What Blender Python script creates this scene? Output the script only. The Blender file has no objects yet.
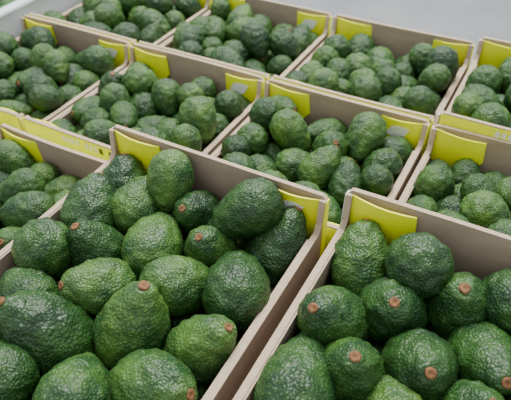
import bpy, bmesh, math, random
import numpy as np
from mathutils import Vector, Matrix, noise
S=0.28; Z0=0.85      # one crate pitch in metres, height of the crate tops
random.seed(4); rng=np.random.RandomState(11)
def W3(x,y,z): return Vector((x*S,y*S,z*S+Z0))
# ---------------- camera ----------------
f_,pitch,yaw,roll=1.1326,0.7307,0.5168,-0.0226
CX,CY,CZ=2.4099,-2.6598,1.7093
cp,sp=math.cos(pitch),math.sin(pitch); c_,s_=math.cos(yaw),math.sin(yaw)
F=Vector((-s_*cp,c_*cp,-sp)); R0=Vector((c_,s_,0)); U0=R0.cross(F)
cr,sr=math.cos(roll),math.sin(roll)
R=R0*cr+U0*sr; U=R0*(-sr)+U0*cr
cd=bpy.data.cameras.new("camera"); cam=bpy.data.objects.new("camera",cd)
bpy.context.collection.objects.link(cam)
M=Matrix((( R.x,U.x,-F.x,0),(R.y,U.y,-F.y,0),(R.z,U.z,-F.z,0),(0,0,0,1)))
cam.matrix_world=Matrix.Translation(W3(CX,CY,CZ))@M
cd.sensor_width=36; cd.lens=f_*500/511*36
cd.clip_start=0.02
cd.dof.use_dof=True; cd.dof.focus_distance=2.2*S; cd.dof.aperture_fstop=8
bpy.context.scene.camera=cam
# ---------------- materials ----------------
def mat(name):
    m=bpy.data.materials.new(name); m.use_nodes=True
    n=m.node_tree.nodes; l=m.node_tree.links
    return m,n,l,n["Principled BSDF"]
def ramp(n,stops):
    r=n.new("ShaderNodeValToRGB"); e=r.color_ramp.elements
    e[0].position,e[0].color=stops[0][0],(*stops[0][1],1)
    e[1].position,e[1].color=stops[1][0],(*stops[1][1],1)
    return r
def skin():
    m,n,l,b=mat("avocado_skin")
    tc=n.new("ShaderNodeTexCoord"); oi=n.new("ShaderNodeObjectInfo")
    add=n.new("ShaderNodeVectorMath"); add.operation='ADD'
    l.new(tc.outputs["Object"],add.inputs[0]); 
    mul=n.new("ShaderNodeMath"); mul.operation='MULTIPLY'; mul.inputs[1].default_value=7
    l.new(oi.outputs["Random"],mul.inputs[0]); l.new(mul.outputs[0],add.inputs[1])
    v=n.new("ShaderNodeTexVoronoi"); v.inputs["Scale"].default_value=370; v.feature='SMOOTH_F1'
    v.inputs["Smoothness"].default_value=.45
    l.new(add.outputs[0],v.inputs["Vector"])
    ns=n.new("ShaderNodeTexNoise"); ns.inputs["Scale"].default_value=30; ns.inputs["Detail"].default_value=5
    l.new(add.outputs[0],ns.inputs["Vector"])
    r1=ramp(n,[(.35,(.009,.045,.012)),(.70,(.062,.160,.020))])
    l.new(ns.outputs["Fac"],r1.inputs[0])
    r2=ramp(n,[(.0,(.20,.39,.060)),(.38,(.009,.038,.012))])
    l.new(v.outputs["Distance"],r2.inputs[0])
    mx=n.new("ShaderNodeMix"); mx.data_type='RGBA'; mx.inputs[0].default_value=.42
    l.new(r1.outputs[0],mx.inputs[6]); l.new(r2.outputs[0],mx.inputs[7])
    hs=n.new("ShaderNodeHueSaturation")
    mr=n.new("ShaderNodeMapRange"); mr.inputs[3].default_value=.6; mr.inputs[4].default_value=1.55
    mh=n.new("ShaderNodeMapRange"); mh.inputs[3].default_value=.515; mh.inputs[4].default_value=.48
    l.new(oi.outputs["Random"],mr.inputs[0]); l.new(mr.outputs[0],hs.inputs["Value"])
    l.new(oi.outputs["Random"],mh.inputs[0]); l.new(mh.outputs[0],hs.inputs["Hue"])
    l.new(mx.outputs[2],hs.inputs["Color"]); l.new(hs.outputs[0],b.inputs["Base Color"])
    b.inputs["Roughness"].default_value=.41
    b.inputs["Specular IOR Level"].default_value=.42
    bp=n.new("ShaderNodeBump"); bp.inputs["Strength"].default_value=1; bp.inputs["Distance"].default_value=.0012
    inv=n.new("ShaderNodeMath"); inv.operation='SUBTRACT'; inv.inputs[0].default_value=1
    l.new(v.outputs["Distance"],inv.inputs[1]); l.new(inv.outputs[0],bp.inputs["Height"])
    l.new(bp.outputs[0],b.inputs["Normal"])
    return m
SKIN=skin()
def simple(name,c1,c2,scale,rough,bump=0.0,stretch=(1,1,1)):
    m,n,l,b=mat(name)
    tc=n.new("ShaderNodeTexCoord"); mp=n.new("ShaderNodeMapping"); mp.inputs["Scale"].default_value=stretch
    l.new(tc.outputs["Object"],mp.inputs[0])
    ns=n.new("ShaderNodeTexNoise"); ns.inputs["Scale"].default_value=scale; ns.inputs["Detail"].default_value=6
    l.new(mp.outputs[0],ns.inputs["Vector"])
    r=ramp(n,[(.3,c1),(.7,c2)]); l.new(ns.outputs["Fac"],r.inputs[0]); l.new(r.outputs[0],b.inputs["Base Color"])
    b.inputs["Roughness"].default_value=rough
    if bump:
        bp=n.new("ShaderNodeBump"); bp.inputs["Strength"].default_value=.4; bp.inputs["Distance"].default_value=bump
        l.new(ns.outputs["Fac"],bp.inputs["Height"]); l.new(bp.outputs[0],b.inputs["Normal"])
    return m
STEM=simple("avocado_stem_wood",(.085,.036,.012),(.27,.125,.045),260,.8,.001)
CARD=simple("cardboard",(.32,.242,.178),(.385,.295,.218),25,.85,.0005,(1,1,3))
CARDE=simple("cardboard_edge",(.42,.33,.23),(.52,.41,.29),120,.9)
YEL=simple("yellow_green_print",(.86,.90,.0),(.92,.95,.004),20,.5)
WHITE=simple("white_print",(.75,.77,.70),(.8,.82,.76),20,.5)
INK=simple("dark_print",(.03,.08,.03),(.05,.1,.04),20,.5)
PLW=simple("white_plastic",(.62,.66,.68),(.7,.74,.76),10,.35)
PLG=simple("green_plastic",(.08,.35,.14),(.1,.4,.17),10,.4)
FLOOR=simple("concrete_floor",(.26,.275,.285),(.34,.355,.365),3,.6,.001)
WOOD=simple("pallet_wood",(.30,.2,.11),(.42,.29,.17),12,.8,.001,(1,8,1))
# ---------------- avocado meshes ----------------
def avo_mesh(i,Wd,L,neck,bend):
    bm=bmesh.new(); NS,NR=80,60
    rings=[]
    off=Vector((i*3.1,i*1.7,0))
    def P(th,ph):
        zc=-math.cos(th); 
        r=Wd/2*(math.sin(th)**.93)*(1-neck*zc-.05*zc*zc)/(1+neck*neck*.4)
        z=zc*L/2
        if zc>.75: z-=.02*L*math.exp(-(r/(.05*L))**2)
        p=Vector((r*math.cos(ph)+bend*L*zc*zc*(1 if zc>0 else 0),r*math.sin(ph),z))
        n=Vector((math.sin(th)*math.cos(ph),math.sin(th)*math.sin(ph),zc))
        q=(p+off)
        d=.026*noise.noise(q*9/ .34)
        vd,_=noise.voronoi(q*62)
        d2=.004*(0.6-min(vd[0],.6))
        return p+n*(d*.34+d2)
    for a in range(1,NR):
        th=math.pi*a/NR
        rings.append([bm.verts.new(P(th,2*math.pi*b/NS)) for b in range(NS)])
    vb=bm.verts.new(P(1e-4,0)); vt=bm.verts.new(P(math.pi-1e-4,0))
    for a in range(len(rings)-1):
        for b in range(NS):
            bm.faces.new((rings[a][b],rings[a][(b+1)%NS],rings[a+1][(b+1)%NS],rings[a+1][b]))
    for b in range(NS):
        bm.faces.new((vb,rings[0][(b+1)%NS],rings[0][b]))
        bm.faces.new((vt,rings[-1][b],rings[-1][(b+1)%NS]))
    top=vt.co.copy(); prev=None; k=14
    prof=[(.016,-.012),(.020,.000),(.0225,.004),(.020,.008),(.011,.0085),(.005,.005)]
    for r,z in prof:
        r*=.85
        ring=[bm.verts.new(top+Vector((r*(1+.3*noise.noise(Vector((b*.9,i*5,z*50))))*math.cos(2*math.pi*b/k),r*(1+.3*noise.noise(Vector((b*.9,i*7,1))))*math.sin(2*math.pi*b/k),z))) for b in range(k)]
        if prev:
            for b in range(k):
                f=bm.faces.new((prev[b],prev[(b+1)%k],ring[(b+1)%k],ring[b])); f.material_index=1
        prev=ring
    f=bm.faces.new(prev); f.material_index=1
    for f in bm.faces: f.smooth=True
    bmesh.ops.scale(bm,vec=(S,S,S),verts=bm.verts)
    me=bpy.data.meshes.new("avocado_mesh_%d"%i); bm.to_mesh(me); bm.free()
    me.materials.append(SKIN); me.materials.append(STEM); return me
BW,BL=.25,.362
MESH=[avo_mesh(0,BW,BL*1.02,.22,.0),avo_mesh(1,BW,BL,.29,.03),avo_mesh(2,BW,BL*.96,.18,.015),avo_mesh(3,BW,BL*1.08,.34,.02),avo_mesh(4,BW*1.03,BL*.93,.24,.02)]
# ---------------- packing (settles the fruit inside a crate) ----------------
def pack(fr,box,iters,g,keep=0.0,tight=.97):
    x0,x1,y0,y1,zf=box; N=len(fr)
    g=np.broadcast_to(np.asarray(g,float),(N,)); keep=np.broadcast_to(np.asarray(keep,float),(N,))
    g2=np.concatenate([g,g]); k2=np.concatenate([keep,keep])[:,None]
    c=np.array([f[0] for f in fr],float); a=np.array([f[1] for f in fr],float); a/=np.linalg.norm(a,axis=1)[:,None]
    sc=np.array([f[2] for f in fr]); w=BW*sc; L=BL*sc
    r1=w*.5; r2=w*.37; o1=(L/2-r1)[:,None]; o2=(L/2-r2)[:,None]
    p=np.vstack([c-a*o1,c+a*o2]); r=np.concatenate([r1,r2]); D=(o1+o2)[:,0]
    idx=np.arange(2*N); same=(idx[:,None]%N)==(idx[None,:]%N); RR=r[:,None]+r[None,:]
    p0=p.copy()
    for it in range(iters):
        gg=g2 if it<iters*.75 else g2*.15
        p[:,2]-=gg
        p+=(p0-p)*k2
        for k in range(2):
            d=p[:,None,:]-p[None,:,:]; ds=np.sqrt((d**2).sum(-1))+1e-9
            ov=np.where(same,0,np.clip(RR*tight-ds,0,None))
            p+=(d/ds[:,:,None]*(ov*.38)[:,:,None]).sum(1)
            v=p[N:]-p[:N]; vl=np.linalg.norm(v,axis=1); cor=v/vl[:,None]*((vl-D)/2)[:,None]
            p[:N]+=cor; p[N:]-=cor
            p[:,0]=np.clip(p[:,0],x0+r,x1-r); p[:,1]=np.clip(p[:,1],y0+r,y1-r); p[:,2]=np.maximum(p[:,2],zf+r)
    a=p[N:]-p[:N]; a/=np.linalg.norm(a,axis=1)[:,None]
    c=p[:N]+a*o1
    return [(c[i],a[i],sc[i]) for i in range(N)]
def place(fr,parent,loc):
    for i,(c,a,s) in enumerate(fr):
        o=bpy.data.objects.new("avocado_%d"%(i+1),MESH[rng.randint(5)])
        q=Vector(a).to_track_quat('Z','Y'); sp=Matrix.Rotation(rng.rand()*6.28,4,'Z')
        m=q.to_matrix().to_4x4()@sp@Matrix.Scale(s,4)
        o.matrix_world=Matrix.Translation(Vector(c)*S)@m
        o.parent=parent
        bpy.context.collection.objects.link(o)
# ---------------- crates ----------------
T=.02
def prism(name,poly,origin,ua,va,na,th,mats,parent,seg=12,bow=0.0,Lb=1.0):
    bm=bmesh.new()
    f0=[bm.verts.new((u,v,0)) for u,v in poly]; fa=bm.faces.new(f0)
    r=bmesh.ops.extrude_face_region(bm,geom=[fa]); 
    for v in [g for g in r['geom'] if isinstance(g,bmesh.types.BMVert)]: v.co.z=th
    for s in range(1,seg):
        bmesh.ops.bisect_plane(bm,geom=bm.verts[:]+bm.edges[:]+bm.faces[:],plane_co=(Lb*s/seg,0,0),plane_no=(1,0,0))
    bmesh.ops.recalc_face_normals(bm,faces=bm.faces)
    for f in bm.faces:
        f.material_index=0 if abs(f.normal.z)>.5 else (1 if len(mats)>1 else 0)
    for v in bm.verts:
        v.co.z+=bow*math.sin(math.pi*v.co.x/Lb)*min(1,max(0,v.co.y*3))
    o=Vector(origin);ua=Vector(ua);va=Vector(va);na=Vector(na)
    for v in bm.verts: v.co=(o+ua*v.co.x+va*v.co.y+na*v.co.z)*S
    bmesh.ops.recalc_face_normals(bm,faces=bm.faces)
    me=bpy.data.meshes.new(name); bm.to_mesh(me); bm.free()
    for m in mats: me.materials.append(m)
    ob=bpy.data.objects.new(name,me); ob.parent=parent; bpy.context.collection.objects.link(ob); return ob
def crate(x0,x1,y0,y1,top,h,tabs="LR",dip=.13,rot=0):
    w=x1-x0; d=y1-y0
    e=bpy.data.objects.new("cardboard_crate",None); bpy.context.collection.objects.link(e)
    e.location=W3(x0,y0,top-h); e.rotation_euler[2]=rot
    X=(1,0,0);Y=(0,1,0);Z=(0,0,1)
    b1,b2=random.uniform(-.012,.012),random.uniform(-.012,.012)
    prism("base",[(0,0),(w,0),(w,d),(0,d)],(0,0,0),X,Y,Z,T,[CARD],e,seg=1)
    endp=[(0,0),(w,0),(w,h-.02),(w-.02,h),(.02,h),(0,h-.02)]
    prism("end_wall_back",endp,(0,d,0),X,Z,(0,-1,0),T,[CARD,CARDE],e,bow=b1,Lb=w)
    prism("end_wall_front",endp,(0,0,0),X,Z,Y,T,[CARD,CARDE],e,bow=b2,Lb=w)
    for nm,yy,n,b in (("printed_liner_front",-.004,(0,1,0),b2),("printed_liner_back",d+.004,(0,-1,0),b1)):
        prism(nm,[(.01,h*.1),(w-.01,h*.1),(w-.01,h-.008),(.01,h-.008)],(0,yy,0),X,Z,n,.004,[YEL],e,bow=b,Lb=w)
    for k in range(14):
        xx=w*.30+k*.032
        if k%5==4: continue
        prism("lettering_%d"%k,[(0,0),(.022,0),(.022,.03),(.012,.035),(0,.03)],(xx,-.007+b2*math.sin(math.pi*xx/w),h-.055),X,Z,Y,.002,[WHITE if k<8 else INK],e,seg=1)
    lo=h-dip
    sp_=[(T,0),(d-T,0),(d-T,h-.015),(d-.04,h-.012),(d-.055,lo+.03),(d-.08,lo),(.08,lo),(.055,lo+.03),(.04,h-.012),(T,h-.015)]
    s1,s2=random.uniform(-.012,.004),random.uniform(-.012,.004)
    prism("side_wall_left",sp_,(0,0,0),Y,Z,X,T*1.3,[CARD,CARDE],e,bow=s1*.3,Lb=d)
    prism("side_wall_right",sp_,(w,0,0),Y,Z,(-1,0,0),T*1.3,[CARD,CARDE],e,bow=s2*.3,Lb=d)
    for nm,xx,n,b in (("side_rim_left",T*1.3,X,s1*.3),("side_rim_right",w-T*1.3,(-1,0,0),s2*.3)):
        prism(nm,[(.12,lo-.10),(d-.12,lo-.10),(d-.12,lo-.004),(.12,lo-.004)],(xx,0,0),Y,Z,n,.008,[CARD,CARDE],e,bow=b,Lb=d)
    for nm,xx,yy,n in (("corner_print_1",-.004,d-.05,X),("corner_print_2",w+.004,d-.05,(-1,0,0)),("corner_print_3",-.004,.0,X),("corner_print_4",w+.004,.0,(-1,0,0))):
        fr=nm[-1] in "34"
        pl=[(0,h*.3),(.05,h*.3),(.05,h-.02),(.015,h-.02),(0,lo+.03)]
        if fr: pl=[(.05-u,v) for u,v in pl][::-1]
        prism(nm,pl,(xx,yy,0),Y,Z,n,.004,[WHITE if nm[-1] in "13" else YEL],e,seg=1)
    for side,yy,n in (("back",d-T-.002,(0,-1,0)),("front",T+.002,(0,1,0))):
        if "L" in tabs:
            prism("corner_tab_left_"+side,[(0.0,h-.21),(.12,h-.26),(.17,h-.25),(.265,h-.15),(.255,h-.025),(.0,h-.015)],(T*1.3,yy,0),X,Z,n,.008,[YEL],e,seg=5,bow=.02,Lb=.26)
        if "R" in tabs:
            prism("corner_tab_right_"+side,[(0,h-.21),(.23,h-.30),(.23,h-.018),(.0,h-.03)],(w-T*1.3-.23,yy,0),X,Z,n,.008,[YEL],e,seg=5,bow=.02,Lb=.23)
            if side=="back":
                prism("leaf_logo",[(0,0),(.05,-.03),(.10,-.01),(.13,.045),(.08,.055),(.03,.045)],(w-T*1.3-.19,yy-.028,h-.11),X,Z,n,.002,[WHITE],e,seg=1)
    return e
def fill(e,w,d,n,scale,parent=None,hh=.75):
    fr=[]
    for i in range(n):
        z=.2+hh*(i/n)
        q=rng.rand()
        if q<.55: a=Vector((.25,-.45,-.6))
        elif q<.93: a=Vector((-.4,.7,.25))
        else: a=Vector((.1,-.2,.8))
        a=a+Vector(rng.normal(size=3))*.33
        fr.append(((rng.uniform(.12,w-.12),rng.uniform(.12,d-.12),z),tuple(a),scale*rng.uniform(.87,1.12)))
    fr=pack(fr,(T*1.5,w-T*1.5,T*1.2,d-T*1.2,T),320,.006)
    # nothing heaped above the rim, and the row against the back wall stays low
    fr=[f for f in fr if f[0][2]<.41 and not (f[0][1]>d-.2 and f[0][2]>.35)]
    if parent is None:
        parent=bpy.data.objects.new("avocado_pile",None); bpy.context.collection.objects.link(parent)
        parent.location=e.location
    place(fr,parent,None)
H=.46
layout=[
 (-.99,-.02,-1.0,-.01,0),(.0,.985,-1.0,-.01,0),(1.01,1.985,-1.0,-.01,0),(2.01,2.99,-1.0,-.01,-.01),
 (-.99,-.02,.01,1.0,.0),(.01,.99,.01,1.0,.0),(1.02,1.99,.01,1.0,.004),(2.02,3.0,.01,1.0,.05),
 (-.1,.67,-2.2,-1.06,-.03),(-1.1,-.13,-2.2,-1.06,-.03)]
for (x0,x1,y0,y1,t) in layout:
    tabs="L" if abs(x1-.67)<.01 else "LR"
    e=crate(x0,x1,y0,y1,t,H,tabs)
    w,d=x1-x0,y1-y0
    fill(e,w,d,int(63*w*d),.73)
# ---------------- near crates ----------------
A=(.72,1.825,-2.65,-1.03,.20,.48); B=(1.90,2.98,-2.62,-1.01,.26,.48)
# fruit on top of the near crates: centre (x,y,z)*1000, stem axis*100, size*100
FA=[(803,-1170,-20,-40,72,33,102),(1140,-1175,90,20,-45,-80,82),(764,-1399,-20,-45,70,40,102),(999,-1261,-10,-31,75,5,91),(1251,-1185,-20,2,-74,68,88),
(1530,-1175,70,-52,-60,-25,90),(992,-1561,-20,-10,-45,89,98),(1204,-1410,-20,-35,85,0,99),(1444,-1322,-20,-6,-58,82,91),(1665,-1200,-20,-5,70,45,98),
(738,-1714,-20,-49,32,-81,98),(1640,-1443,-20,-25,85,-15,104),(1447,-1564,-20,50,55,-30,94),(1171,-1738,-20,-43,-62,65,94),(1406,-1803,-20,16,24,96,112),
(1138,-1976,-20,-64,-13,76,117),(1675,-1752,-20,58,22,78,94),(1384,-2100,-20,-50,60,-30,98),(1615,-1965,-20,80,-3,55,98),(1110,-2170,-20,-60,40,-40,96),(935,-1860,-20,-60,50,10,88)]
FB=[(1996,-1160,30,-15,60,70,94),(2233,-1150,140,-30,92,-25,91),(1986,-1495,30,-33,-33,89,100),(2208,-1327,30,11,-45,89,99),(2446,-1211,30,15,-15,98,104),
(2566,-1150,90,-17,99,2,90),(1938,-1758,30,-22,97,5,101),(2145,-1630,30,36,-32,88,99),(2374,-1524,30,5,-63,77,98),(2562,-1394,30,14,-63,76,96),
(2352,-1705,30,-48,88,-5,87),(2554,-1597,30,23,-16,96,87),(2692,-1259,30,24,-19,95,101),(2170,-1876,30,24,-19,95,90),(2757,-1488,30,42,-53,73,94)]
for FR,(x0,x1,y0,y1,t,h) in ((FA,A),(FB,B)):
    e=crate(x0,x1,y0,y1,t,h,dip=.16)
    w=x1-x0;d=y1-y0
    loc=[((x/1000-x0,y/1000-y0,z/1000-(t-h)),(p/100,q/100,r/100),s/100) for x,y,z,p,q,r,s in FR]
    n0=len(loc)
    for i in range(9):
        for j in range(5):
            a=Vector(rng.normal(size=3)); a.z=-abs(a.z)*.3
            loc.append(((w*(j+.5)/5+rng.uniform(-.03,.03),d*(i+.5)/9+rng.uniform(-.03,.03),T+.09),tuple(a),.66))
    for i in range(4):
        for j in range(4): 
            if .12+.126*i+y0<-2.35: loc.append(((w*(j+.5)/4,.12+.14*i*.9,.34),(rng.normal()*.3,rng.normal()*.3,.8),.9))
    n1=len(loc)
    keep=[.6]*n0+[0]*(n1-n0); g=[0]*n0+[.006]*(n1-n0)
    loc=pack(loc,(T*1.4,w-T*1.4,T*1.2,d-T*1.2,T),140,g,keep,.91)
    p=bpy.data.objects.new("avocado_pile",None); bpy.context.collection.objects.link(p); p.location=e.location
    place(loc,p,None)
# ---------------- supports, floor ----------------
def boxobj(name,x0,x1,y0,y1,z0,z1,m,bev=.004,parent=None):
    bm=bmesh.new(); bmesh.ops.create_cube(bm,size=1)
    for v in bm.verts: v.co=Vector((x0+(v.co.x+.5)*(x1-x0),y0+(v.co.y+.5)*(y1-y0),z0+(v.co.z+.5)*(z1-z0)))
    bmesh.ops.bevel(bm,geom=bm.edges[:],offset=bev,segments=2,affect='EDGES')
    me=bpy.data.meshes.new(name); bm.to_mesh(me); bm.free(); me.materials.append(m)
    o=bpy.data.objects.new(name,me); o.parent=parent; bpy.context.collection.objects.link(o); return o
def stack(x0,x1,y0,y1,top,hh):
    e=bpy.data.objects.new("cardboard_carton_stack",None); bpy.context.collection.objects.link(e)
    zt=(top-hh)*S+Z0-.0005; zb=.145; n=4; hz=(zt-zb)/n
    for i in range(n):
        boxobj("carton_%d"%(i+1),x0*S,x1*S,y0*S,y1*S,zb+i*hz+.001,zb+(i+1)*hz,CARD,parent=e)
    return e
for (x0,x1,y0,y1,t) in layout: stack(x0,x1,y0,y1,t,H)
for (x0,x1,y0,y1,t,h) in (A,B): stack(x0,x1,y0,y1,t,h)
def pallet(x0,x1,y0,y1):
    e=bpy.data.objects.new("wooden_pallet",None); bpy.context.collection.objects.link(e)
    n=7; wd=(x1-x0)/n
    for i in range(n): boxobj("deck_board_%d"%(i+1),x0+i*wd+.01,x0+(i+1)*wd-.01,y0,y1,.12,.1445,WOOD,.002,e)
    for i in range(3):
        yy=y0+(y1-y0-.1)*i/2; boxobj("stringer_%d"%(i+1),x0,x1,yy,yy+.1,0,.12,WOOD,.002,e)
pallet(-2.1*S,3.02*S,-1.02*S,1.05*S); pallet(-1.12*S,3.02*S,-2.7*S,-1.04*S)
e=bpy.data.objects.new("plastic_crate",None); bpy.context.collection.objects.link(e)
x0,x1,y0,y1=-2.05*S,-1.03*S,-.9*S,1.0*S; zt=Z0+.03*S; zb=Z0-.44*S; t=.012
e.location=(x0,y0,zb); w,d,h=x1-x0,y1-y0,zt-zb
boxobj("crate_base",0,w,0,d,0,t,PLW,.002,e)
boxobj("side_left",0,t,0,d,0,h,PLW,.002,e); boxobj("side_right",w-t,w,0,d,0,h,PLW,.002,e)
boxobj("end_front",0,w,0,t,0,h,PLW,.002,e); boxobj("end_back",0,w,d-t,d,0,h,PLW,.002,e)
boxobj("rim_right",w-t-.01,w+.004,0,d,h,h+.008,PLW,.002,e); boxobj("rim_left",-.004,t+.01,0,d,h,h+.008,PLG,.002,e)
boxobj("rim_stripe",w-t-.016,w-t-.011,0,d,h-.01,h+.008,PLG,.002,e)
boxobj("foot_carton",0,w,0,d,.1455-zb,-.0005,PLW,.004,e)
fe=bpy.data.objects.new("avocado_fill",None); fe.parent=e; fe.location=(t,t,.006); bpy.context.collection.objects.link(fe)
fill(None,w/S-.086,d/S-.086,85,.72,fe)
boxobj("floor",-6,6,-4,8,-.05,0,FLOOR,.001)
# ---------------- light ----------------
wd=bpy.data.worlds.new("world"); bpy.context.scene.world=wd; wd.use_nodes=True
wd.node_tree.nodes["Background"].inputs[0].default_value=(.93,.965,1,1); wd.node_tree.nodes["Background"].inputs[1].default_value=1.15
def area(name,loc,tgt,size,power,col):
    l=bpy.data.lights.new(name,'AREA'); l.size=size; l.energy=power; l.color=col
    o=bpy.data.objects.new(name,l); o.location=loc; o.rotation_euler=(Vector(tgt)-Vector(loc)).to_track_quat('-Z','Y').to_euler(); bpy.context.collection.objects.link(o)
area("skylight_panel",(-.2,1.2,3.4),(.4,-.3,.8),1.6,210,(1,.98,.95))
